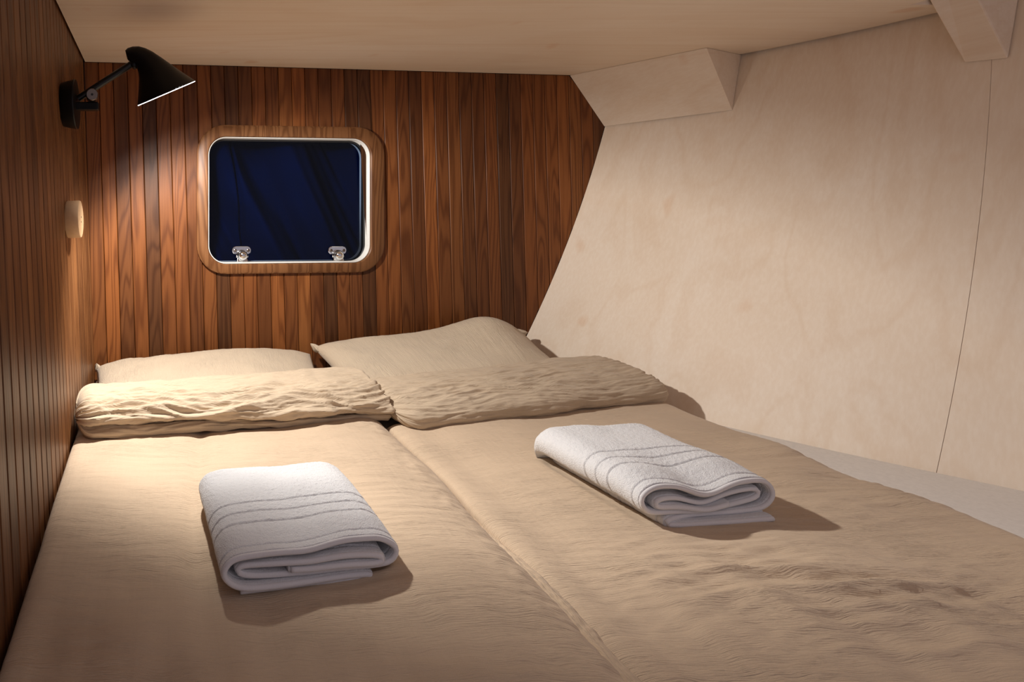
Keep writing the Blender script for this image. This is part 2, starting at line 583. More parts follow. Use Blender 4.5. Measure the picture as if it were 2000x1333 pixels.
# right wall: the curved hull side in two plywood sheets
def hull_panel(d0, d1, z0, z1, nd, nz):
    P = np.zeros((nd, nz, 3)); Q = np.zeros((nd, nz, 3))
    for a, D in enumerate(np.linspace(d0, d1, nd)):
        for b, z in enumerate(np.linspace(z0, z1, nz)):
            # the joint between the sheets leans a little
            Dj = D
            P[a, b] = (hull(Dj, z), Dj, z + ZO); Q[a, b] = (hull(Dj, z) + .014, Dj, z + ZO)
    return P, Q
def seam(z):
    t = (z + 0.56) / 0.908
    return 1.328 + 0.092 * (t - 0.12 * t * (1 - t))
def sheet_mesh(name, dfun0, dfun1, nd, nz):
    zs = np.linspace(ZF, ZTOP, nz)
    A = np.zeros((nd, nz, 3)); B = A.copy()
    for b, z in enumerate(zs):
        for a, t in enumerate(np.linspace(0, 1, nd)):
            D = dfun0(z) * (1 - t) + dfun1(z) * t
            x = hull(D, z); A[a, b] = (x, D, z + ZO); B[a, b] = (x + .014, D, z + ZO)
    n = nd * nz
    idx = np.arange(n).reshape(nd, nz)
    fs = []
    for a in range(nd - 1):
        for b in range(nz - 1):
            fs.append((idx[a, b], idx[a + 1, b], idx[a + 1, b + 1], idx[a, b + 1]))
            fs.append((n + idx[a, b], n + idx[a, b + 1], n + idx[a + 1, b + 1], n + idx[a + 1, b]))
    bd = [idx[a, 0] for a in range(nd)] + [idx[-1, b] for b in range(1, nz)] + [idx[a, -1] for a in range(nd - 2, -1, -1)] + [idx[0, b] for b in range(nz - 2, 0, -1)]
    for q in range(len(bd)):
        p, r = bd[q], bd[(q + 1) % len(bd)]
        fs.append((p, n + p, n + r, r))
    me = mesh(name, np.concatenate([A.reshape(-1, 3), B.reshape(-1, 3)]).tolist(), [tuple(int(v) for v in f) for f in fs], True)
    me.set_sharp_from_angle(angle=math.radians(45))
    return me
def back_D(z):                               # depth where hull meets the back wall
    D = 2.2
    for _ in range(30):
        D = 2.06 + .115 * hull(D, z)
    return D
wr = link('wall_right', sheet_mesh('wall_right', lambda z: seam(z) + .0004, back_D, 40, 60), M['birch_hull'])
tag(wr, 'pale birch plywood hull side curving inwards towards the mattress', 'wall', kind='structure')
link('plywood_sheet', sheet_mesh('plywood_sheet', lambda z: DF, lambda z: seam(z) - .0004, 30, 60), M['birch_hull'], wr)

# ceiling panel, notched round the brace at the right
DCF = 1.426
cpoly = [(left(DCF, ZC) + .005, DCF), (1.772, DCF), (1.772, 1.468)]
Ds = np.linspace(1.468, back_D(ZC), 14)
cpoly += [(hull(D, ZC) - .011, D) for D in Ds]
cpoly = cpoly[:-1] + [(hull(back_D(ZC), ZC) - .009, back_D(ZC) - .004)]
cpoly += [(left(2.03, ZC) + .006, 2.06 + .115 * left(2.03, ZC) - .002)]
ce = prism('ceiling', [(x, y, ZC + ZO) for x, y in cpoly], [(x, y, ZC + .014 + ZO) for x, y in cpoly])
tag(link('ceiling', ce, M['birch_ceiling']), 'pale birch plywood ceiling panel low over the bed', 'ceiling', kind='structure')
# fascia from the low panel up to the deckhead and the deckhead itself
fx0 = left(DCF, .6) + .004; f0, f1 = 1.468, 1.482
zl_ = ZC + .0145
fa = prism('trim_1', [(fx0, f0, zl_ + ZO), (hull(f0, zl_) - .003, f0, zl_ + ZO), (hull(f1, zl_) - .003, f1, zl_ + ZO), (fx0, f1, zl_ + ZO)],
           [(fx0, f0, ZTOP + ZO), (hull(f0, ZTOP) - .003, f0, ZTOP + ZO), (hull(f1, ZTOP) - .003, f1, ZTOP + ZO), (fx0, f1, ZTOP + ZO)])
tag(link('trim_1', fa, M['birch_trim']), 'upright plywood fascia above the front edge of the low ceiling', 'trim', kind='structure')
dk = [(-.36, 0.38), (2.2, 0.38), (2.2, 2.4), (-.36, 2.4)]  # unseen slab added against light leaks; front edge set to dim the near bed
dm = prism('ceiling', [(x, y, ZTOP + .001 + ZO) for x, y in dk], [(x, y, ZTOP + .03 + ZO) for x, y in dk])
tag(link('ceiling', dm, M['birch_trim']), 'unseen higher deckhead panel above and in front of the low ceiling', 'ceiling', kind='structure')

# boxed corner between ceiling and hull beside the planked wall
def atz(x, y, z):
    D = F * z / (PY - y); return ((x - PX) * D / F, D)
Axy = atz(1380, 93, ZC)
Cz = 0.317; Cxy = atz(1433, 215, Cz)
Bxy = atz(1455, 107, ZC)
sbk, sck = sA, sB
bA = BW(sA, 0.0, ZC); bC = BW(sB, 0.0, zB)
zt_ = ZC - .0008
lo = [(bA[0], bA[1] - .001, zt_ + ZO), (bC[0], bC[1] - .001, zB + ZO), (hull(back_D(.40), .40) - .004, back_D(.40) - .003, .40 + ZO), (hull(back_D(zt_), zt_) - .005, back_D(zt_) - .003, zt_ + ZO)]
cx_ = hull(Cxy[1], Cz) - .001
hm = hull(Bxy[1] - .012, .40) - .003
hi = [(Axy[0], Axy[1], zt_ + ZO), (cx_, Cxy[1], Cz + ZO), (hm, (Cxy[1] + Bxy[1]) / 2, .40 + ZO), (hull(Bxy[1], zt_) - .003, Bxy[1], zt_ + ZO)]
tr2 = link('trim_2', prism('trim_2', lo, hi), M['birch_trim'])
tag(tr2, 'sloping plywood box filling the corner of ceiling, hull and planked wall', 'trim', kind='structure')

# brace running up the hull at the right edge
def brace_sec(D, ze, xe, slope):
    pts = [(xe, ze)]
    zt = ZTOP - .002
    pts.append((xe - slope * (zt - ze), zt))
    for z in np.linspace(zt, ze, 7)[:-1]:
        pts.append((hull(D, z) - .002, z))
    return [(x, D, z + ZO) for x, z in pts]
xe1 = hull(1.463, .355) - .002; xe2 = hull(1.393, .348) - .002
br = prism('trim_3', brace_sec(1.463, .355, xe1, .557), brace_sec(1.393, .348, xe2, .50))
bevel(br, .0025, 2, 40)
tag(link('trim_3', br, M['birch_trim']), 'stout plywood brace coming down the hull beside the ceiling edge', 'trim', kind='structure')

# ------------------------------------------------------------------ window
def rrect(s0, s1, z0, z1, r, n=10):
    pts = []
    for (cs, cz, a0) in ((s1 - r, z1 - r, 0), (s0 + r, z1 - r, 90), (s0 + r, z0 + r, 180), (s1 - r, z0 + r, 270)):
        for k in range(n + 1):
            t = math.radians(a0 + 90 * k / n)
            pts.append((cs + r * math.cos(t), cz + r * math.sin(t)))
    return pts
def ring(name, sections):
    """sections: list of (outline pts, off); closed loop of loops"""
    n = len(sections[0][0]); vs = []; fs = []
    for pts, off in sections: vs += [BW(p[0], off, p[1]) for p in pts]
    m = len(sections)
    for a in range(m):
        b = (a + 1) % m
        for i in range(n):
            j = (i + 1) % n
            fs.append((a * n + i, a * n + j, b * n + j, b * n + i))
    me = mesh(name, vs, fs, True); me.set_sharp_from_angle(angle=math.radians(35)); return me
FO = 0.016
a0, b1 = back_px(385, 243, FO); a1, b0 = back_px(752, 532, FO)
i0, j1 = back_px(407, 266, FO); i1, j0 = back_px(725, 513.5, FO)
win = empty('window_1', BW((a0 + a1) / 2, 0, b0))
tag(win, 'rounded rectangular window in a wooden frame on the planked end wall', 'window', kind='structure')
def wpart(name, me, mat, parent=win):
    o = link(name, me, mat, parent)
    if parent is win: o.location = -Vector(win.location)
    return o
RO, RI = 0.098, 0.062
c = 0.006
def half_frames():
    """wooden surround made of two halves joined above and below the glass"""
    out = rrect(a0, a1, b0, b1, RO); inn = rrect(i0, i1, j0, j1, RI)
    outc = rrect(a0 + c, a1 - c, b0 + c, b1 - c, RO - c); innc = rrect(i0 - .003, i1 + .003, j0 - .003, j1 + .003, RI + .003)
    n = len(out)                              # order: right-top, left-top, left-bottom, right-bottom arcs
    q = n // 4
    lef = list(range(q, 3 * q)); rig = list(range(3 * q, n)) + list(range(0, q))
    smid = (a0 + a1) / 2 + 0.0
    for idx, sgn in ((lef, -1), (rig, 1)):
        secs = []
        for (pts, off) in ((out, 0.0002), (out, FO - .004), (outc, FO), (innc, FO), (inn, FO - .003), (inn, -.004)):
            row = [pts[k] for k in idx]
            za, zb_ = row[0][1], row[-1][1]
            row = [(smid + sgn * .0002, za)] + row + [(smid + sgn * .0002, zb_)]
            secs.append((row, off))
        nn = len(secs[0][0]); vs = []; fs = []
        for row, off in secs: vs += [BW(p[0], off, p[1]) for p in row]
        m = len(secs)
        for a in range(m):
            b = (a + 1) % m
            for t in range(nn - 1):
                fs.append((a * nn + t, a * nn + t + 1, b * nn + t + 1, b * nn + t))
        fs.append(tuple(a * nn for a in range(m))); fs.append(tuple(a * nn + nn - 1 for a in range(m)))
        me = mesh('wooden_surround', vs, fs, True); me.set_sharp_from_angle(angle=math.radians(35))
        wpart('wooden_surround', me, M['frame_wood'])
half_frames()
GD = -0.030                                   # glass plane behind the wall face
e = 0.0012
lin_o = rrect(i0 + e, i1 - e, j0 + e, j1 - e, RI - e)
lin_f = rrect(i0 + .0035, i1 - .0035, j0 + .0035, j1 - .0035, RI - .0035)
lin_g = rrect(i0 + .0045, i1 - .0045, j0 + .0045, j1 - .0045, RI - .0045)
wpart('metal_lining', ring('metal_lining', [(lin_o, -.07), (lin_o, .009), (lin_f, .009), (lin_g, .004), (lin_g, -.07)]), M['white_paint'])
g1 = rrect(i0 + .005, i1 - .005, j0 + .005, j1 - .005, RI - .005)
g2 = rrect(i0 + .0105, i1 - .0105, j0 + .0050, j1 - .0105, RI - .0105)
wpart('gasket', ring('gasket', [(g1, GD - .012), (g1, GD + .006), (g2, GD + .004), (g2, GD - .012)]), M['gasket'])
gp = prism('glass_pane', [BW(p[0], GD - .007, p[1]) for p in g2], [BW(p[0], GD - .001, p[1]) for p in g2])
wpart('glass_pane', gp, M['glass'])

def pill(name, s, z, w, h, o0, o1):
    pts = rrect(s - w / 2, s + w / 2, z - h / 2, z + h / 2, h / 2 * .98, 8)
    ptc = rrect(s - w / 2 + .0015, s + w / 2 - .0015, z - h / 2 + .0015, z + h / 2 - .0015, h / 2 * .98 - .0015, 8)
    n = len(pts)
    vs = [BW(p[0], o0, p[1]) for p in pts] + [BW(p[0], o1 - .0015, p[1]) for p in pts] + [BW(p[0], o1, p[1]) for p in ptc]
    fs = [tuple(range(n)), tuple(range(2 * n, 3 * n))]
    for q in (0, 1): fs += [(q * n + a, q * n + (a + 1) % n, q * n + n + (a + 1) % n, q * n + n + a) for a in range(n)]
    me = mesh(name, vs, fs, True); me.set_sharp_from_angle(angle=math.radians(35)); return me
nrm = (ST, -CT, 0)
for hx in (472, 659):
    sh, zh = back_px(hx, 489.5, GD + .004)
    plate = wpart('hinge', pill('hinge', sh, zh, .066, .028, GD - .001, GD + .005), M['chrome'])
    # knuckle, domed nut, lower leaf and screws are pieces of the hinge
    zk = zh - .016
    o = Vector(BW(sh, GD + .004, zk))
    link('knuckle', lathe('knuckle', [(.016, 0), (.0185, .003), (.0185, .010), (.0155, .014), (.0165, .018), (.0145, .024), (.009, .028), (.004, .030)], 28, o, nrm, (0, 0, 1)), M['chrome'], plate)
    t = (CT, ST, 0)
    link('hinge_pin', lathe('hinge_pin', [(.0035, -.021), (.005, -.019), (.005, .019), (.0035, .021)], 16, Vector(BW(sh, GD + .009, zk - .004)), t, (0, 0, 1)), M['chrome'], plate)
    lf = prism('lower_leaf', [BW(sh - .016, GD + .003, zk - .002), BW(sh + .016, GD + .003, zk - .002), BW(sh + .019, GD + .003, j0 + .0050), BW(sh - .019, GD + .003, j0 + .0050)],
               [BW(sh - .016, GD + .010, zk - .002), BW(sh + .016, GD + .010, zk - .002), BW(sh + .019, GD + .016, j0 + .0050), BW(sh - .019, GD + .016, j0 + .0050)])
    link('lower_leaf', bevel(lf, .0012, 2), M['chrome'], plate)
    for sg in (-1, 1):
        link('screw', lathe('screw', [(.0055, 0), (.0055, .001), (.003, .0026)], 16, Vector(BW(sh + sg * .023, GD + .005, zh)), nrm, (0, 0, 1)), M['steel'], plate)

# dark blue canvas hanging outside the glass
nu, nv = 240, 110
S, Zg = np.meshgrid(np.linspace(-.15, 1.05, nu), np.linspace(-.55, .62, nv), indexing='ij')
q = S + .50 * Zg
sl_, zl_ = back_px(447, 280, -.17)
off = -.19 + .055 * np.sin(q * 24 + 1.5 * pn(q * 3, Zg * 2, 5)) + .022 * pn(q * 22, Zg * 2.2, 9) + .02 * pn(S * 4, Zg * 4, 3)
off -= .04 * np.exp(-((S + .18 * Zg - (sl_ + .18 * zl_)) / .006) ** 2)
P = np.stack([S * CT + off * ST, 2.06 + S * ST - off * CT, Zg + ZO], -1)
bk = P + np.array([ST, -CT, 0]) * -.003
ca = grid('canvas_cover', np.concatenate([P, bk[:, ::-1]], 1), close_v=True)
tag(link('canvas_cover', ca, M['tarp']), 'dark blue canvas hanging in folds outside the window glass', 'canvas')

# ------------------------------------------------------------------ bed base and mattress
def outline(z, inset, n=26, front=DF + .02, bgap=.004):
    pts = [(left(front, z) + .004, front)]
    Ds = np.linspace(front, back_D(z) - .012, n)
    pts += [(min(hull(D, z) - inset, 2.1), D) for D in Ds]
    xl = left(2.03, z) + .004
    pts += [(hull(back_D(z), z) - inset - .01, 2.06 + .115 * (hull(back_D(z), z) - .01) - bgap)]
    pts += [(xl, 2.06 + .115 * xl - bgap)]
    return [(x, y, z + ZO) for x, y in pts]
bb = prism('bed_base', outline(ZF + .001, .004), outline(-.722, .004))
tag(link('bed_base', bb, M['base_wood']), 'built-in plywood bed base fitted against the hull', 'bed base')
# mattress: lower edge follows the hull, top edge rounded
rings_ = [outline(-.721, .005), outline(-.60, .005), outline(-.572, .006), outline(-.563, .012), outline(ZM, .022)]
vs = []; fs = []
n = len(rings_[0])
for r in rings_: vs += r
for L_ in range(len(rings_) - 1):
    fs += [(L_ * n + a, L_ * n + (a + 1) % n, (L_ + 1) * n + (a + 1) % n, (L_ + 1) * n + a) for a in range(n)]
fs += [tuple(range(n)), tuple(range((len(rings_) - 1) * n, len(rings_) * n))]
mt = mesh('mattress', vs, fs, True); mt.set_sharp_from_angle(angle=math.radians(60))
tag(link('mattress', mt, M['sheet']), 'mattress under a white fitted sheet, bare strip showing beside the hull', 'mattress')

# ------------------------------------------------------------------ duvets
def duvet_body(name, x0, x1, d0, d1f, top, seed, edge0, edge1, lo0, lo1, dx=.0042, dd=.0036):
    """puffy cover lying on the mattress; x0(D), x1(D) edges; returns mesh"""
    nx = int((x1(1.) - x0(1.)) / dx); nd = int((d1f(.9) - d0) / dd)
    t = np.linspace(0, 1, nx)
    # denser sampling near both edges
    t = t + .045 * np.sin(2 * np.pi * t) * -1.0
    t = (t - t[0]) / (t[-1] - t[0])
    T_, K_ = np.meshgrid(t, np.linspace(0, 1, nd), indexing='ij')
    xa, xb = x0(1.), x1(1.)
    d1 = d1f(xa + (xb - xa) * T_)
    D_ = d0 + (d1 - d0) * K_
    X0 = np.vectorize(x0)(D_); X1 = np.vectorize(x1)(D_)
    X = X0 + (X1 - X0) * T_
    dl = X - X0; dr = X1 - X
    def rnd(d, r):
        k = 1 - np.clip(d / r, 0, 1)
        return np.sqrt(np.clip(1 - k * k, 0, 1))
    H = top(X, D_) * (lo0 + (1 - lo0) * rnd(dl, edge0)) * (lo1 + (1 - lo1) * rnd(dr, edge1)) * rnd(d1 - D_, .05)
    P = np.stack([X, D_, ZM + .002 + np.maximum(H, 0) + ZO], -1)
    # underside so the cover is a closed body
    Pb = P.copy(); Pb[..., 2] = ZM + .0015 + ZO
    full = np.concatenate([P, Pb[::-1][1:-1]], 0)
    UV = np.stack([full[..., 0], full[..., 1]], -1)
    me = grid(name, full, UV, close_u=True)
    return me

SEAMX = 0.527
def seam_x(D):
    return SEAMX + .008 * math.sin(D * 6.0 + .6) + .003 * math.sin(D * 17)

def wr_small(X, D, seed):
    """cross-wise crinkles in the mesh itself"""
    w = .035 * pn(X * 5, D * 5, seed + 3)
    r = fbm(X * 8 + 2, (D + .5 * w) * 66, seed, 2)
    m = .35 + .65 * ss(-.2, .5, pn(X * 3.1, D * 4.3, seed + 8))
    return .0019 * r * m

TOWELS = [((.072, .815), (.244, .040), (-.018, .25), .252, .262), ((.764, .994), (.252, .038), (-.020, .25), .262, .262)]
def pressed(X, D, h, k):
    """the cover lies flat where a towel rests on it"""
    (ox, oy), wd, ld, w, l = TOWELS[k]
    wl = math.hypot(*wd); ll = math.hypot(*ld)
    det = (wd[0] * ld[1] - wd[1] * ld[0]) / (wl * ll)
    a = ((X - ox) * ld[1] - (D - oy) * ld[0]) / ll / det
    b = (-(X - ox) * wd[1] + (D - oy) * wd[0]) / wl / det
    m = ss(.002, .024, a) * ss(w - .002, w - .024, a) * ss(.002, .024, b) * ss(l - .002, l - .024, b)
    g = np.exp(-((np.maximum(np.maximum(-a, a - w), 0)) ** 2 + (np.maximum(np.maximum(-b, b - l), 0)) ** 2) / .11 ** 2)
    return (h + .002 * g) * (1 - m) + (.046 + .12 * (h - .05)) * m

def top_left(X, D):
    h = .046 + .008 * pn(X * 2.2 + 3, D * 2.0, 11) + .005 * pn(X * 6, D * 5, 12)
    # fuller along the middle join, slack channels running lengthwise
    h += .012 * np.exp(-((X - .40) / .12) ** 2)
    h += -.006 * np.exp(-((X - .06 - .02 * np.sin(D * 5)) / .018) ** 2) * ss(.3, 1.1, D)
    h += .0055 * (pn(X * 11 + .6 * pn(X * 3, D * 4, 4), D * 2.6, 6) + .4 * pn(X * 24, D * 4, 7)) * ss(1.05, .65, D)
    h += wr_small(X, D, 21)
    cm = ss(.2, .6, pn(X * 2.3 + 7, D * 3.1, 65))
    h += cm * .0022 * (ridge(X * 4.2, (D - .06 * X + .03 * pn(X * 4, D * 4, 67)) * 27, 66, 2) - .3)
    # gathered creases by the join
    near = np.exp(-((X - SEAMX + .03) / .035) ** 2)
    h += near * .0035 * fbm(X * 26, D * 42, 77, 2)
    return pressed(X, D, h, 0)

def top_right(X, D):
    h = .047 + .008 * pn(X * 2.0, D * 2.0, 31) + .004 * pn(X * 6, D * 5, 32)
    h += -.008 * np.exp(-((X - .60) / .05) ** 2)
    h += wr_small(X, D, 41) * 1.25
    # rumpled patch in front of the right towel
    rx = np.exp(-(((X - .86) / .19) ** 2 + ((D - .82) / .11) ** 2))
    ww = D + .10 * (X - .86) ** 2 * 3 + .035 * pn(X * 6, D * 3, 71) - .10 * (X - .86)
    h += rx * (.0080 * (ridge(X * 3.2, ww * 17, 5, 3) - .35) + .003 * fbm(X * 9, ww * 40, 6, 2))
    rx2 = np.exp(-(((X - 1.10) / .2) ** 2 + ((D - .80) / .10) ** 2))
    h += rx2 * .0045 * (ridge(X * 4, (D - .16 * X) * 24, 8, 2) - .3)
    # a few loose cross creases elsewhere
    cm = ss(.15, .55, pn(X * 2.3, D * 3.1, 55))
    h += cm * .0030 * (ridge(X * 4.2, (D - .10 * X + .03 * pn(X * 4, D * 4, 57)) * 27, 56, 2) - .3)
    # length-wise soft ridges in the lower part
    h += .0060 * (pn(X * 12 + .6 * pn(X * 3, D * 4, 14), D * 2.6, 16) + .4 * pn(X * 26, D * 4, 17)) * ss(1.05, .7, D)
    # scalloped outer border
    h += .010 * np.exp(-((X - 1.30) / .05) ** 2) * pn(X * 2, D * 8, 15)
    return pressed(X, D, h, 1)

duv1 = link('duvet', duvet_body('duvet', lambda D: left(D, ZM) + .004 + .0015 * math.sin(D * 9), lambda D: seam_x(D) - .001, DF + .05, lambda X: 1.56 + 0 * X, top_left, 1, .03, .06, .72, .45), M['muslin'])
tag(duv1, 'sand-coloured muslin duvet on the left half of the bed, beside the planked wall', 'duvet', 'duvets on the bed')
def r_edge(D):
    e_ = 1.372 + .010 * math.sin(D * 7 + 1) + .007 * math.sin(D * 19)
    return min(e_, hull(D, ZM + .03) - .022)
duv2 = link('duvet', duvet_body('duvet', lambda D: seam_x(D) + .001, r_edge, DF + .05, lambda X: 1.52 + .25 * (X - .55), top_right, 2, .05, .055, .62, 0.0), M['muslin'])
tag(duv2, 'sand-coloured muslin duvet on the right half of the bed, beside the pale hull', 'duvet', 'duvets on the bed')

# flat stitched hem of the left duvet lying along the join
nD = 420; nW = 14
Dh = np.linspace(DF + .07, 1.18, nD); tW = np.linspace(0, 1, nW)
Dg, Tg = np.meshgrid(Dh, tW, indexing='ij')
xs = np.vectorize(seam_x)(Dg) - .013 + .024 * Tg + .0018 * pn(Dg * 30, Tg * 2, 9)
zt = ZM + .0445 + .0014 * pn(Dg * 34, Tg * 3, 19) + .0013 * pn(Dg * 85, Tg * 2, 20) - .0025 * np.exp(-((Tg - .30) / .07) ** 2) - .0020 * np.exp(-((Tg - .80) / .06) ** 2) - .004 * Tg - .022 * ss(.85, 1.15, Dg) - .006 * np.abs(2 * Tg - 1) ** 4
up = np.stack([xs, Dg, zt + ZO], -1); dn = up - np.array([0, 0, .004])
hp = np.concatenate([up, dn[:, ::-1]], 1)
huv = np.concatenate([np.stack([xs, Dg], -1), np.stack([xs, Dg], -1)[:, ::-1]], 1)
link('hem', flip(grid('hem', hp, huv, close_v=True, cap=True)), M['muslin_hem'], duv1)

# ------------------------------------------------------------------ folded-back duvet ends
def cr(pts, n, closed=True):
    """Catmull-Rom resampling of 2-D control points"""
    p = np.array(pts, float); m = len(p); out = []
    segs = m if closed else m - 1
    per = max(2, n // segs)
    for i in range(segs):
        p0 = p[(i - 1) % m] if closed or i > 0 else p[0]
        p1 = p[i]; p2 = p[(i + 1) % m]
        p3 = p[(i + 2) % m] if closed or i + 2 < m else p[-1]
        for t in np.arange(per) / per:
            out.append(.5 * ((2 * p1) + (-p0 + p2) * t + (2 * p0 - 5 * p1 + 4 * p2 - p3) * t ** 2 + (-p0 + 3 * p1 - 3 * p2 + p3) * t ** 3))
    if not closed: out.append(p[-1])
    out = np.array(out)
    # even spacing
    q = np.concatenate([out, out[:1]]) if closed else out
    d = np.concatenate([[0], np.cumsum(np.linalg.norm(np.diff(q, axis=0), axis=1))])
    tt = np.linspace(0, d[-1], n + 1)[:-1] if closed else np.linspace(0, d[-1], n)
    return np.stack([np.interp(tt, d, q[:, 0]), np.interp(tt, d, q[:, 1])], -1)

def folded_end(name, A, B, secA, secB, seed, nl=330, ns=300, zfun=None, taperA=.03, taperB=.02, crease=1.0):
    """A, B: (X, D, z) front-bottom line; sections (depth, height) blended from end A to end B"""
    A = np.array(A, float); B = np.array(B, float)
    ax = B - A; Ln = np.linalg.norm(ax[:2]); ax = ax / Ln
    dep = np.array([-ax[1], ax[0], 0.0]); dep /= np.linalg.norm(dep)
    ca, cb = cr(secA, ns), cr(secB, ns)
    t = np.linspace(0, 1, nl)
    P = np.zeros((nl, ns, 3)); UV = np.zeros((nl, ns, 2))
    arc = np.linspace(0, .75, ns)
    for i, tt in enumerate(t):
        k = ss(0, 1, tt)
        sec = ca * (1 - k) + cb * k
        cen = sec.mean(0)
        d = min(tt * Ln / taperA, 1.0), min((1 - tt) * Ln / taperB, 1.0)
        f = min(math.sqrt(max(0, 1 - (1 - d[0]) ** 2)), math.sqrt(max(0, 1 - (1 - d[1]) ** 2)))
        f = max(f, .04)
        sec = cen + (sec - cen) * np.array([.55 + .45 * f, f])
        base = A + (B - A) * tt
        if zfun is not None: base = base + np.array([0, 0, zfun(tt)])
        wob = .010 * pn(tt * 4 + seed, 0.3, seed)
        P[i] = base + np.outer(sec[:, 0] + wob, dep) + np.outer(sec[:, 1], [0, 0, 1])
        UV[i, :, 0] = tt * Ln; UV[i, :, 1] = arc
    N = normals(P, True)
    U, V = UV[..., 0], UV[..., 1]
    front = np.exp(-((V - .18) / .12) ** 2)
    h = .0045 * crease * fbm(U * 7, V * 16 + .8 * pn(U * 4, V * 3, seed + 5), seed, 3)
    w = V + .03 * pn(U * 5, V * 6, seed + 1) + .05 * pn(U * 2.2, V * 2, seed + 2)
    h += crease * front * (.0085 * ridge(U * 5.0, w * 30, seed + 9, 3) - .006)
    h += .0022 * fbm(U * 13, w * 85, seed + 13, 2)
    h += .0014 * pn(U * 32, V * 7, seed + 15) * (1 - front)
    P = P + N * h[..., None] * (-1 if False else 1)
    return P, UV, N

secL_A = [(0.0114, 0.0), (-0.0057, 0.0096), (-0.0038, 0.024), (0.0209, 0.0296), (0.0038, 0.0376), (-0.0019, 0.0496), (0.0171, 0.064), (0.057, 0.072), (0.1235, 0.0752), (0.19, 0.0736), (0.2137, 0.0528), (0.1805, 0.028), (0.095, 0.0)]
secL_B = [(0.019, 0.0), (0.0095, 0.0084), (0.0114, 0.0168), (0.0333, 0.0218), (0.0, 0.0252), (-0.0095, 0.0386), (0.0095, 0.0554), (0.057, 0.0706), (0.1235, 0.079), (0.1995, 0.084), (0.2327, 0.0605), (0.19, 0.0302), (0.095, 0.0)]
secR_A = [(0.008, 0.0), (-0.01, 0.0114), (-0.008, 0.0285), (0.006, 0.0418), (0.03, 0.0532), (0.07, 0.0627), (0.12, 0.0684), (0.17, 0.0703), (0.21, 0.0684), (0.23, 0.0522), (0.2, 0.0323), (0.14, 0.0095), (0.08, 0.0)]
secR_B = [(0.015, 0.0), (0.0, 0.0097), (-0.002, 0.0272), (0.012, 0.0446), (0.04, 0.0582), (0.08, 0.0698), (0.13, 0.0776), (0.17, 0.0815), (0.21, 0.0795), (0.23, 0.0582), (0.2, 0.033), (0.14, 0.0097), (0.08, 0.0)]

def make_fold(A, B, sa, sb, seed, parent, **kw):
    P, UV, N = folded_end('folded_end', A, B, sa, sb, seed, **kw)
    c = P.mean(axis=(0, 1))
    # normals must point outwards
    sgn = np.sign(np.sum((P - P.mean(axis=1, keepdims=True)) * N))
    me = grid('folded_end', P, UV, close_v=True, cap=True)
    if sgn < 0: flip(me)
    return link('folded_end', me, M['muslin_fold'], parent)

zb_ = ZM + .046 + ZO
fold1 = make_fold((-.203, 1.372, zb_), (.548, 1.487, zb_ + .004), secL_A, secL_B, 3, duv1, taperA=.035, taperB=.012)
fold2 = make_fold((.553, 1.440, zb_ - .004), (1.362, 1.660, zb_ + .002), secR_A, secR_B, 8, duv2, taperA=.05, taperB=.03, crease=.5)

# ------------------------------------------------------------------ pillows
def pillow(name, corners, thick, seed, lift, nu=240, nv=180, mat=None, swapuv=False):
    """corners FL, FR, BR, BL (world x, y, z of the underside plane); lift(u, v) extra height"""
    FL, FR, BR, BL = [np.array(c, float) for c in corners]
    u = np.linspace(0, 1, nu); v = np.linspace(0, 1, nv)
    U, V = np.meshgrid(u, v, indexing='ij')
    # sides pulled in between the corners
    pin = .028
    Uc = U + pin * np.sin(np.pi * V) * (0.5 - U) * 2 * np.abs(2 * U - 1) ** 3
    Vc = V + pin * np.sin(np.pi * U) * (0.5 - V) * 2 * np.abs(2 * V - 1) ** 3
    base = ((1 - Uc)[..., None] * (1 - Vc)[..., None] * FL + Uc[..., None] * (1 - Vc)[..., None] * FR
            + Uc[..., None] * Vc[..., None] * BR + (1 - Uc)[..., None] * Vc[..., None] * BL)
    prof = np.clip(1 - np.abs(2 * U - 1) ** 6, 0, 1) ** .5 * np.clip(1 - np.abs(2 * V - 1) ** 4.5, 0, 1) ** .5
    Lu = np.linalg.norm(FR - FL); Lv = np.linalg.norm(BL - FL)
    UU, VV = U * Lu, V * Lv
    edge = np.minimum(np.minimum(U, 1 - U) * Lu, np.minimum(V, 1 - V) * Lv)
    wr = .006 * fbm(UU * 4, VV * 4, seed, 3) + 0.0006 * fbm(UU * 80, VV * 8 + pn(UU * 6, VV * 6, seed + 2), seed + 4, 2)
    wr += .005 * np.exp(-edge / .05) * fbm(UU * 16, VV * 16, seed + 6, 2)
    zt = (thick + lift(U, V)) * prof + wr * prof + .006
    top = base.copy(); top[..., 2] += zt
    bot = base.copy(); bot[..., 2] = np.maximum(ZM + .003 + ZO, base[..., 2] - thick * .9 * prof)
    bot[..., 2] = np.minimum(bot[..., 2], top[..., 2] - .004)
    full = np.concatenate([top, bot[:, ::-1]], 1)
    UV = np.stack([UU, VV], -1); UV = np.concatenate([UV, UV[:, ::-1]], 1)
    me = grid(name, full, UV, close_v=True)
    # close the two short ends
    bm = bmesh.new(); bm.from_mesh(me)
    es = [e for e in bm.edges if e.is_boundary]
    bmesh.ops.holes_fill(bm, edges=es, sides=0)
    bmesh.ops.recalc_face_normals(bm, faces=bm.faces[:])
    for f in bm.faces: f.smooth = True
    bm.to_mesh(me); bm.free()
    return link(name, me, mat)

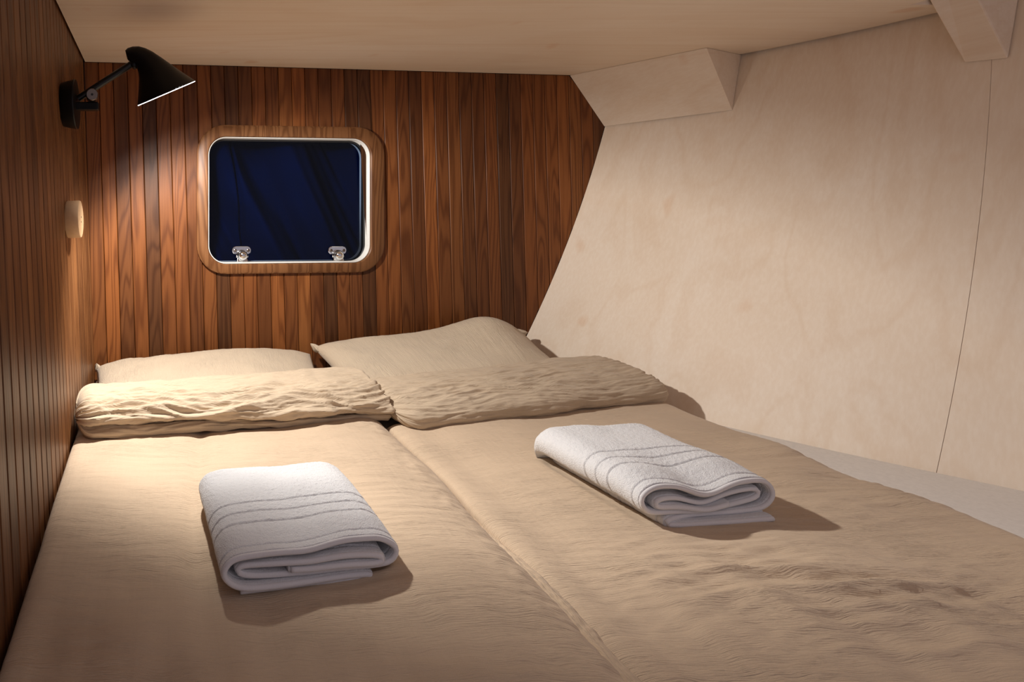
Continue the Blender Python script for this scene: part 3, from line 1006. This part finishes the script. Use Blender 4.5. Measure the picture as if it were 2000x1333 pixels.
zp = ZM + .004 + ZO
mz = ZM + ZO
C1 = [(-.220, 1.585, mz + .012), (.462, 1.60, mz + .012), (.480, 2.085, mz + .070), (-.236, 2.000, mz + .046)]
p1 = pillow('pillow', C1, .046, 51,
            lambda U, V: .008 * np.sin(np.pi * U) + .010 * np.exp(-((U - .62) / .25) ** 2), mat=M['muslin_pillow'])
tag(p1, 'flat sand-coloured muslin pillow in the corner below the lamp and window', 'pillow', 'pillows at the head of the bed')
C2 = [(.52, 1.62, mz + .020), (1.16, 1.72, mz + .070), (1.214, 2.135, mz + .140), (.490, 2.070, mz + .098)]
p2 = pillow('pillow', C2, .044, 83,
            lambda U, V: .046 * np.exp(-((U - .78) / .17) ** 2) * ss(.1, .8, V) + .008 * np.sin(np.pi * U), mat=M['muslin_pillow'])
tag(p2, 'plump sand-coloured muslin pillow propped against the hull side', 'pillow', 'pillows at the head of the bed')

# gathered fabric corners of the pillow covers
def ear(parent, base, d, seed, size=.03):
    base = np.array(base, float); d = np.array(d, float); d = d / np.linalg.norm(d)
    side = np.cross(d, [0, 0, 1]); side /= np.linalg.norm(side); up = np.cross(side, d)
    n, m = 14, 20
    P = np.zeros((n, m, 3))
    for i in range(n):
        t = i / (n - 1)
        r = size * (.55 - .22 * t + .12 * math.sin(t * 5)) * (1 - .75 * ss(.8, 1, t))
        for j in range(m):
            a = 2 * math.pi * j / m
            rr = r * (1 + .22 * math.sin(5 * a + 3 * t + seed))
            P[i, j] = base + d * (t * size) + side * (rr * math.cos(a)) + up * (rr * .5 * math.sin(a))
    UV = np.stack(np.meshgrid(np.linspace(0, size, n), np.linspace(0, .08, m), indexing='ij'), -1)
    me = grid('corner_tip', P, UV, close_v=True, cap=True)
    bm = bmesh.new(); bm.from_mesh(me); bmesh.ops.recalc_face_normals(bm, faces=bm.faces[:]); bm.to_mesh(me); bm.free()
    link('corner_tip', me, M['muslin_pillow'], parent)
ear(p1, np.array(C1[3]) + [.010, -.012, -.002], (-.25, -.2, .9), 1, .028)
ear(p2, np.array(C2[3]) + [.012, -.010, -.002], (-.75, -.1, .6), 2, .036)
ear(p2, np.array(C2[2]) + [-.012, -.010, .000], (.85, -.1, .1), 4, .036)

# ------------------------------------------------------------------ towels
def towel(label, origin, wdir, ldir, width, length, mirror, seed, dip, loose, tall):
    """folded towel: one long ribbon folded in on itself, extruded along ldir"""
    w_ = width
    cl = [(.226, .0030), (.10, .0030), (.050, .0034), (.040, .0060), (.052, .0092), (.10, .0098), (.18, .0102), (.225, .0130), (.246, .024), (.248, .037), (.232, .0495), (.19, .0540), (.135, .0530),
          (.105, .0535), (.06, .0545), (.026, .0535), (.004, .0430), (.003, .0300), (.018, .0205), (.06, .0180), (.12, .0185), (.19, .0215), (.222, .0255),
          (.229, .0325), (.218, .0375), (.17, .0385), (.11, .0380), (.05, .0375), (.030, .0350), (.026, .0300), (.040, .0265), (.10, .0268), (.16, .0285)]
    cl = np.array(cl); cl[:, 0] *= w_ / .25
    if mirror: cl[:, 0] = w_ - cl[:, 0]
    nsx, nl = 720, 118
    c = cr(cl, nsx, False)
    tg = np.gradient(c, axis=0); tg /= np.linalg.norm(tg, axis=1, keepdims=True)
    nr = np.stack([-tg[:, 1], tg[:, 0]], -1)
    if mirror: nr = -nr
    d = np.concatenate([[0], np.cumsum(np.linalg.norm(np.diff(c, axis=0), axis=1))])
    l = np.linspace(0, length, nl)
    l = np.unique(np.concatenate([l, np.linspace(0, .016, 10), np.linspace(.055, .122, 60), np.linspace(length - .04, length, 16)]))
    nl = len(l)
    half = np.full((nl,), .0042)
    groove = np.zeros(nl)
    for g in (.062, .088, .114):
        groove += .0022 * np.exp(-((l - g) / .0016) ** 2)
    hem = (l < .012)
    half_l = np.where(hem, .0040 + .0006 * np.sqrt(np.clip(1 - ((l - .006) / .006) ** 2, 0, 1)), .0046) - groove
    half_l = half_l - .0016 * np.exp(-((l - .0125) / .001) ** 2)
    S_, L_ = np.meshgrid(d, l, indexing='ij')
    pile = np.where(hem, .1, 1.0)[None, :]
    o = np.array(origin, float); wd = np.array(wdir, float); wd /= np.linalg.norm(wd); ld = np.array(ldir, float); ld /= np.linalg.norm(ld)
    def surf(sgn):
        bumpn = .0006 * fbm(S_ * 160, L_ * 160, seed, 2) * pile + .0012 * pn(S_ * 22, L_ * 18, seed + 3)
        hw = half_l[None, :] + bumpn * .8
        wv = c[:, 0][:, None] + sgn * nr[:, 0][:, None] * hw
        hh = c[:, 1][:, None] + sgn * nr[:, 1][:, None] * hw
        # soft, uneven stack: height breathes along the length, back end rolls over
        bk = np.clip((L_ - (length - .030)) / .030, 0, 1)
        hh = hh * tall
        hh = hh - dip * np.exp(-((wv - .46 * w_) / (.16 * w_)) ** 2) * (1 - ss(.0, .12, L_)) * np.clip((hh - .012) / .04, 0, 1)
        hh = hh * (1 - .10 * (1 - ss(0, .05, L_)))
        hh = hh * (1 - .80 * (1 - np.sqrt(np.clip(1 - bk ** 2, 0, 1)))) + .004 * pn(wv * 9, L_ * 9, seed + 7) * np.clip(hh / .05, 0, 1)
        skew = (hh / .05) * .006
        hh = hh + .004 * (loose > 0) * ss(.30, .18, S_) * np.clip(wv / w_ - .35, 0, 1) * (1 - ss(0, .08, L_))
        cw = .5 * w_
        wv = cw + (wv - cw) * (1 - .10 * (1 - np.sqrt(np.clip(1 - bk ** 2, 0, 1))))
        ll = L_ - loose * ss(.26, .16, S_) * (1 - L_ / length) - .010 * np.sin(S_ * 9 + seed) * (1 - L_ / length) * .6 + skew
        return o + wv[..., None] * wd + ll[..., None] * ld + hh[..., None] * np.array([0, 0, 1.0])
    up = surf(1); dn = surf(-1)
    full = np.concatenate([up, dn[::-1]], 0)          # closed loop round the ribbon
    me = grid('towel_body', full, None, close_u=True)
    bm = bmesh.new(); bm.from_mesh(me)
    n2 = nsx; bm.verts.ensure_lookup_table()
    tot = full.shape[0]
    for col in (0, nl - 1):
        for a in range(n2 - 1):
            try: bm.faces.new([bm.verts[a * nl + col], bm.verts[(a + 1) * nl + col], bm.verts[(tot - 2 - a) * nl + col], bm.verts[(tot - 1 - a) * nl + col]])
            except ValueError: pass
    bmesh.ops.recalc_face_normals(bm, faces=bm.faces[:])
    for f in bm.faces: f.smooth = True
    bm.to_mesh(me); bm.free()
    body = link('bath_towel', me, M['terry'])
    tag(body, label, 'towel', 'folded towels on the bed')
    # stitched hem piping along the front end of the ribbon
    hp = []
    mid = (up[:, 0] + dn[:, 0]) / 2
    path = mid[::3] - ld * .0006
    n = len(path); m = 10; Pp = np.zeros((n, m, 3))
    for a in range(n):
        nv_ = np.array([nr[min(a * 3, nsx - 1), 0]]) * 1.0
        nn = nr[min(a * 3, nsx - 1)]
        nd = nn[0] * wd + nn[1] * np.array([0, 0, 1.0])
        for b in range(m):
            an = 2 * math.pi * b / m
            Pp[a, b] = path[a] + nd * (.0041 * math.cos(an)) + ld * (.0042 * math.sin(an))
    hm = grid('hem', Pp, None, close_v=True, cap=True)
    bm = bmesh.new(); bm.from_mesh(hm); bmesh.ops.recalc_face_normals(bm, faces=bm.faces[:]); bm.to_mesh(hm); bm.free()
    link('hem', hm, M['terry_hem'], body)
    return body

tz = ZM + .0485 + ZO
towel('white terry towel folded on the left duvet, nearest the camera', (.072, .815, tz), (.244, .040, 0), (-.018, .25, 0), .252, .262, True, 4, .004, .0, 1.14)
towel('white terry towel folded on the right duvet, dipped across its top', (.764, .994, tz), (.252, .038, 0), (-.020, .25, 0), .256, .262, False, 9, .017, .014, 1.30)

# ------------------------------------------------------------------ reading lamp
DL = 1.50
lamp = empty('reading_lamp', LP(DL, (PY - 205) * DL / F, 0))
tag(lamp, 'black metal reading lamp, lit, on a round base on the planked side wall', 'lamp')
def lpart(name, me, mat, parent=lamp):
    o = link(name, me, mat, parent)
    if parent is lamp: o.location = -Vector(lamp.location)
    return o
def LW(x, y, D=DL): return Vector(W(x, y, D))
bc = LW(112, 205); bx = left(DL, (PY - 205) * DL / F)
ob = Vector((bx + .001, DL, bc.z))
wall_base = lpart('wall_base', lathe('wall_base', [(.0525, 0), (.0535, .002), (.0605, .031), (.0605, .033), (.0595, .0345), (.02, .035)], 48, ob, (1, 0, .03), (0, 0, 1)), M['black'])
br_ = prism('bracket', [(bx + .03, DL - .012, bc.z - .014), (LW(193, 212).x, DL - .012, bc.z - .014), (LW(193, 212).x, DL + .012, bc.z - .014), (bx + .03, DL + .012, bc.z - .014)],
            [(bx + .03, DL - .012, bc.z + .006), (LW(193, 212).x, DL - .012, bc.z + .006), (LW(193, 212).x, DL + .012, bc.z + .006), (bx + .03, DL + .012, bc.z + .006)])
lpart('bracket', bevel(br_, .003, 3), M['black'])
pv = LW(180, 189)
lug = prism('lug', [(pv.x - .008, DL - .007, bc.z + .004), (pv.x + .008, DL - .007, bc.z + .004), (pv.x + .008, DL + .007, bc.z + .004), (pv.x - .008, DL + .007, bc.z + .004)],
            [(pv.x - .006, DL - .007, pv.z), (pv.x + .006, DL - .007, pv.z), (pv.x + .006, DL + .007, pv.z), (pv.x - .006, DL + .007, pv.z)])
lpart('lug', lug, M['steel'])
joint = lpart('joint', lathe('joint', [(.013, -.03), (.0145, -.028), (.0145, .010), (.013, .012)], 32, pv, (-.12, 1, 0), (0, 0, 1)), M['steel'])
link('joint_hole', lathe('joint_hole', [(.003, -.0303), (.003, -.029)], 16, pv, (-.12, 1, 0), (0, 0, 1)), M['gasket'], joint)
lpart('arm', tube('arm', [LW(153, 193, DL + .012), LW(200, 162, DL + .008), LW(259, 124, DL)], .0085), M['arm'])
link_ = lpart('neck', lathe('neck', [(.007, 0), (.011, .004), (.011, .02), (.007, .024)], 24, LW(258, 132), (.6, 0, .8), (0, 1, 0)), M['black'])

# shade: round sections swept along a bent axis, closed at the back, open below
pairs = [((268, 206.5), (381.5, 158)), ((269.5, 190), (366, 148)), ((271, 172), (348, 136)), ((271.5, 156), (330, 123)), ((270.5, 143), (313, 111)),
         ((267.5, 133), (298, 101)), ((262, 126), (284, 94)), ((256.5, 122.5), (271, 90.5)), ((253, 120), (259, 90.8)), ((250.5, 118), (249, 94)), ((249, 116), (244.6, 98.5))]
_oc = (LW(*pairs[0][0]) + LW(*pairs[0][1])) / 2
_ac = (LW(*pairs[0][1]) - LW(*pairs[0][0])).normalized()
ev = _oc - Vector((0, 0, ZO)); ev = (ev - _ac * ev.dot(_ac)).normalized()      # the rim is tilted away from the room
SEG = 56
def shade_rings(inner):
    R = []
    for (l_, r_) in pairs:
        a = LW(*l_); b = LW(*r_); cc = (a + b) / 2; h_ = (b - a) / 2
        rad = h_.length
        k = 1.0 if not inner else max(.3, (rad - .0016) / rad)
        R.append([cc + (h_.normalized() * math.cos(t) + ev * math.sin(t)) * rad * k for t in [2 * math.pi * q / SEG for q in range(SEG)]])
    return R
Ro, Ri = shade_rings(False), shade_rings(True)
vs = [v for r in Ro for v in r] + [v for r in Ri for v in r]
fs = []; n = len(Ro)
for side, flipd in ((0, False), (n, True)):
    for a in range(n - 1):
        for b in range(SEG):
            fs.append(((side + a) * SEG + b, (side + a) * SEG + (b + 1) % SEG, (side + a + 1) * SEG + (b + 1) % SEG, (side + a + 1) * SEG + b))
    fs.append(tuple((side + n - 1) * SEG + b for b in range(SEG)))
for b in range(SEG):
    fs.append((b, (b + 1) % SEG, n * SEG + (b + 1) % SEG, n * SEG + b))
sh_me = mesh('lamp_shade', vs, fs, True); sh_me.set_sharp_from_angle(angle=math.radians(50))
shade = lpart('lamp_shade', sh_me, M['black'])
oc = (LW(*pairs[0][0]) + LW(*pairs[0][1])) / 2
across_ = (LW(*pairs[0][1]) - LW(*pairs[0][0])).normalized()
aim = across_.cross(ev).normalized()
if aim.z > 0: aim = -aim
link('diffuser', lathe('diffuser', [(.070, -.004), (.0755, -.002), (.0758, .0011), (.073, .0015)], 48, oc, aim, across_), M['diffuser'], shade)
# the lamp's own light
ld_ = bpy.data.lights.new('bulb', 'SPOT')
ld_.energy = LAMP_POWER; ld_.color = LAMP_COLOR
ld_.spot_size = math.radians(146); ld_.spot_blend = 0.1
# spread tuned to lift the hull against the pillows: stronger off axis than straight below, fading towards the rim of the shade
ld_.use_nodes = True
lt = ld_.node_tree; em = lt.nodes['Emission']
tcn = lt.nodes.new('ShaderNodeTexCoord'); sep = lt.nodes.new('ShaderNodeSeparateXYZ')
ab = lt.nodes.new('ShaderNodeMath'); ab.operation = 'ABSOLUTE'
rp = lt.nodes.new('ShaderNodeValToRGB'); el = rp.color_ramp.elements
stops = [(0.31, 0.0), (0.42, 0.10), (0.50, 0.42), (0.60, 0.92), (0.72, 0.92), (1.0, 0.66)]
el[0].position = stops[0][0]; el[0].color = (0, 0, 0, 1); el[1].position = 1.0; el[1].color = (.66, .66, .66, 1)
for p_, v_ in stops[1:-1]:
    k_ = el.new(p_); k_.color = (v_, v_, v_, 1)
lt.links.new(tcn.outputs['Normal'], sep.inputs[0]); lt.links.new(sep.outputs[2], ab.inputs[0])
lt.links.new(ab.outputs[0], rp.inputs[0]); lt.links.new(rp.outputs[0], em.inputs['Strength'])
ld_.shadow_soft_size = 0.022
lo_ = bpy.data.objects.new('bulb', ld_); COL.objects.link(lo_)
lo_.parent = lamp
lo_.location = oc + aim * .03 - Vector(lamp.location)
beam = Vector((.40, .34, -.85)).normalized()
lo_.rotation_euler = beam.to_track_quat('-Z', 'Y').to_euler()

# ------------------------------------------------------------------ wooden knob below the lamp
zk = (PY - 429) * DL / F
kx = left(DL, zk)
knob = link('wall_knob', lathe('wall_knob', [(.044, 0), (.0455, .002), (.0455, .030), (.0445, .0325), (.040, .0335)], 56, Vector((kx + .0005, DL, zk + ZO)), (1, 0, .03), (0, 0, 1)), M['knob_wood'])
tag(knob, 'pale round wooden knob on the planked side wall below the lamp', 'knob')
for dz in (.006, -.006):
    link('screw', lathe('screw', [(.0028, 0), (.0028, .0006), (.0015, .0012)], 14, Vector((kx + .0335, DL, zk + dz + ZO)), (1, 0, .03), (0, 0, 1)), M['chrome'], knob)
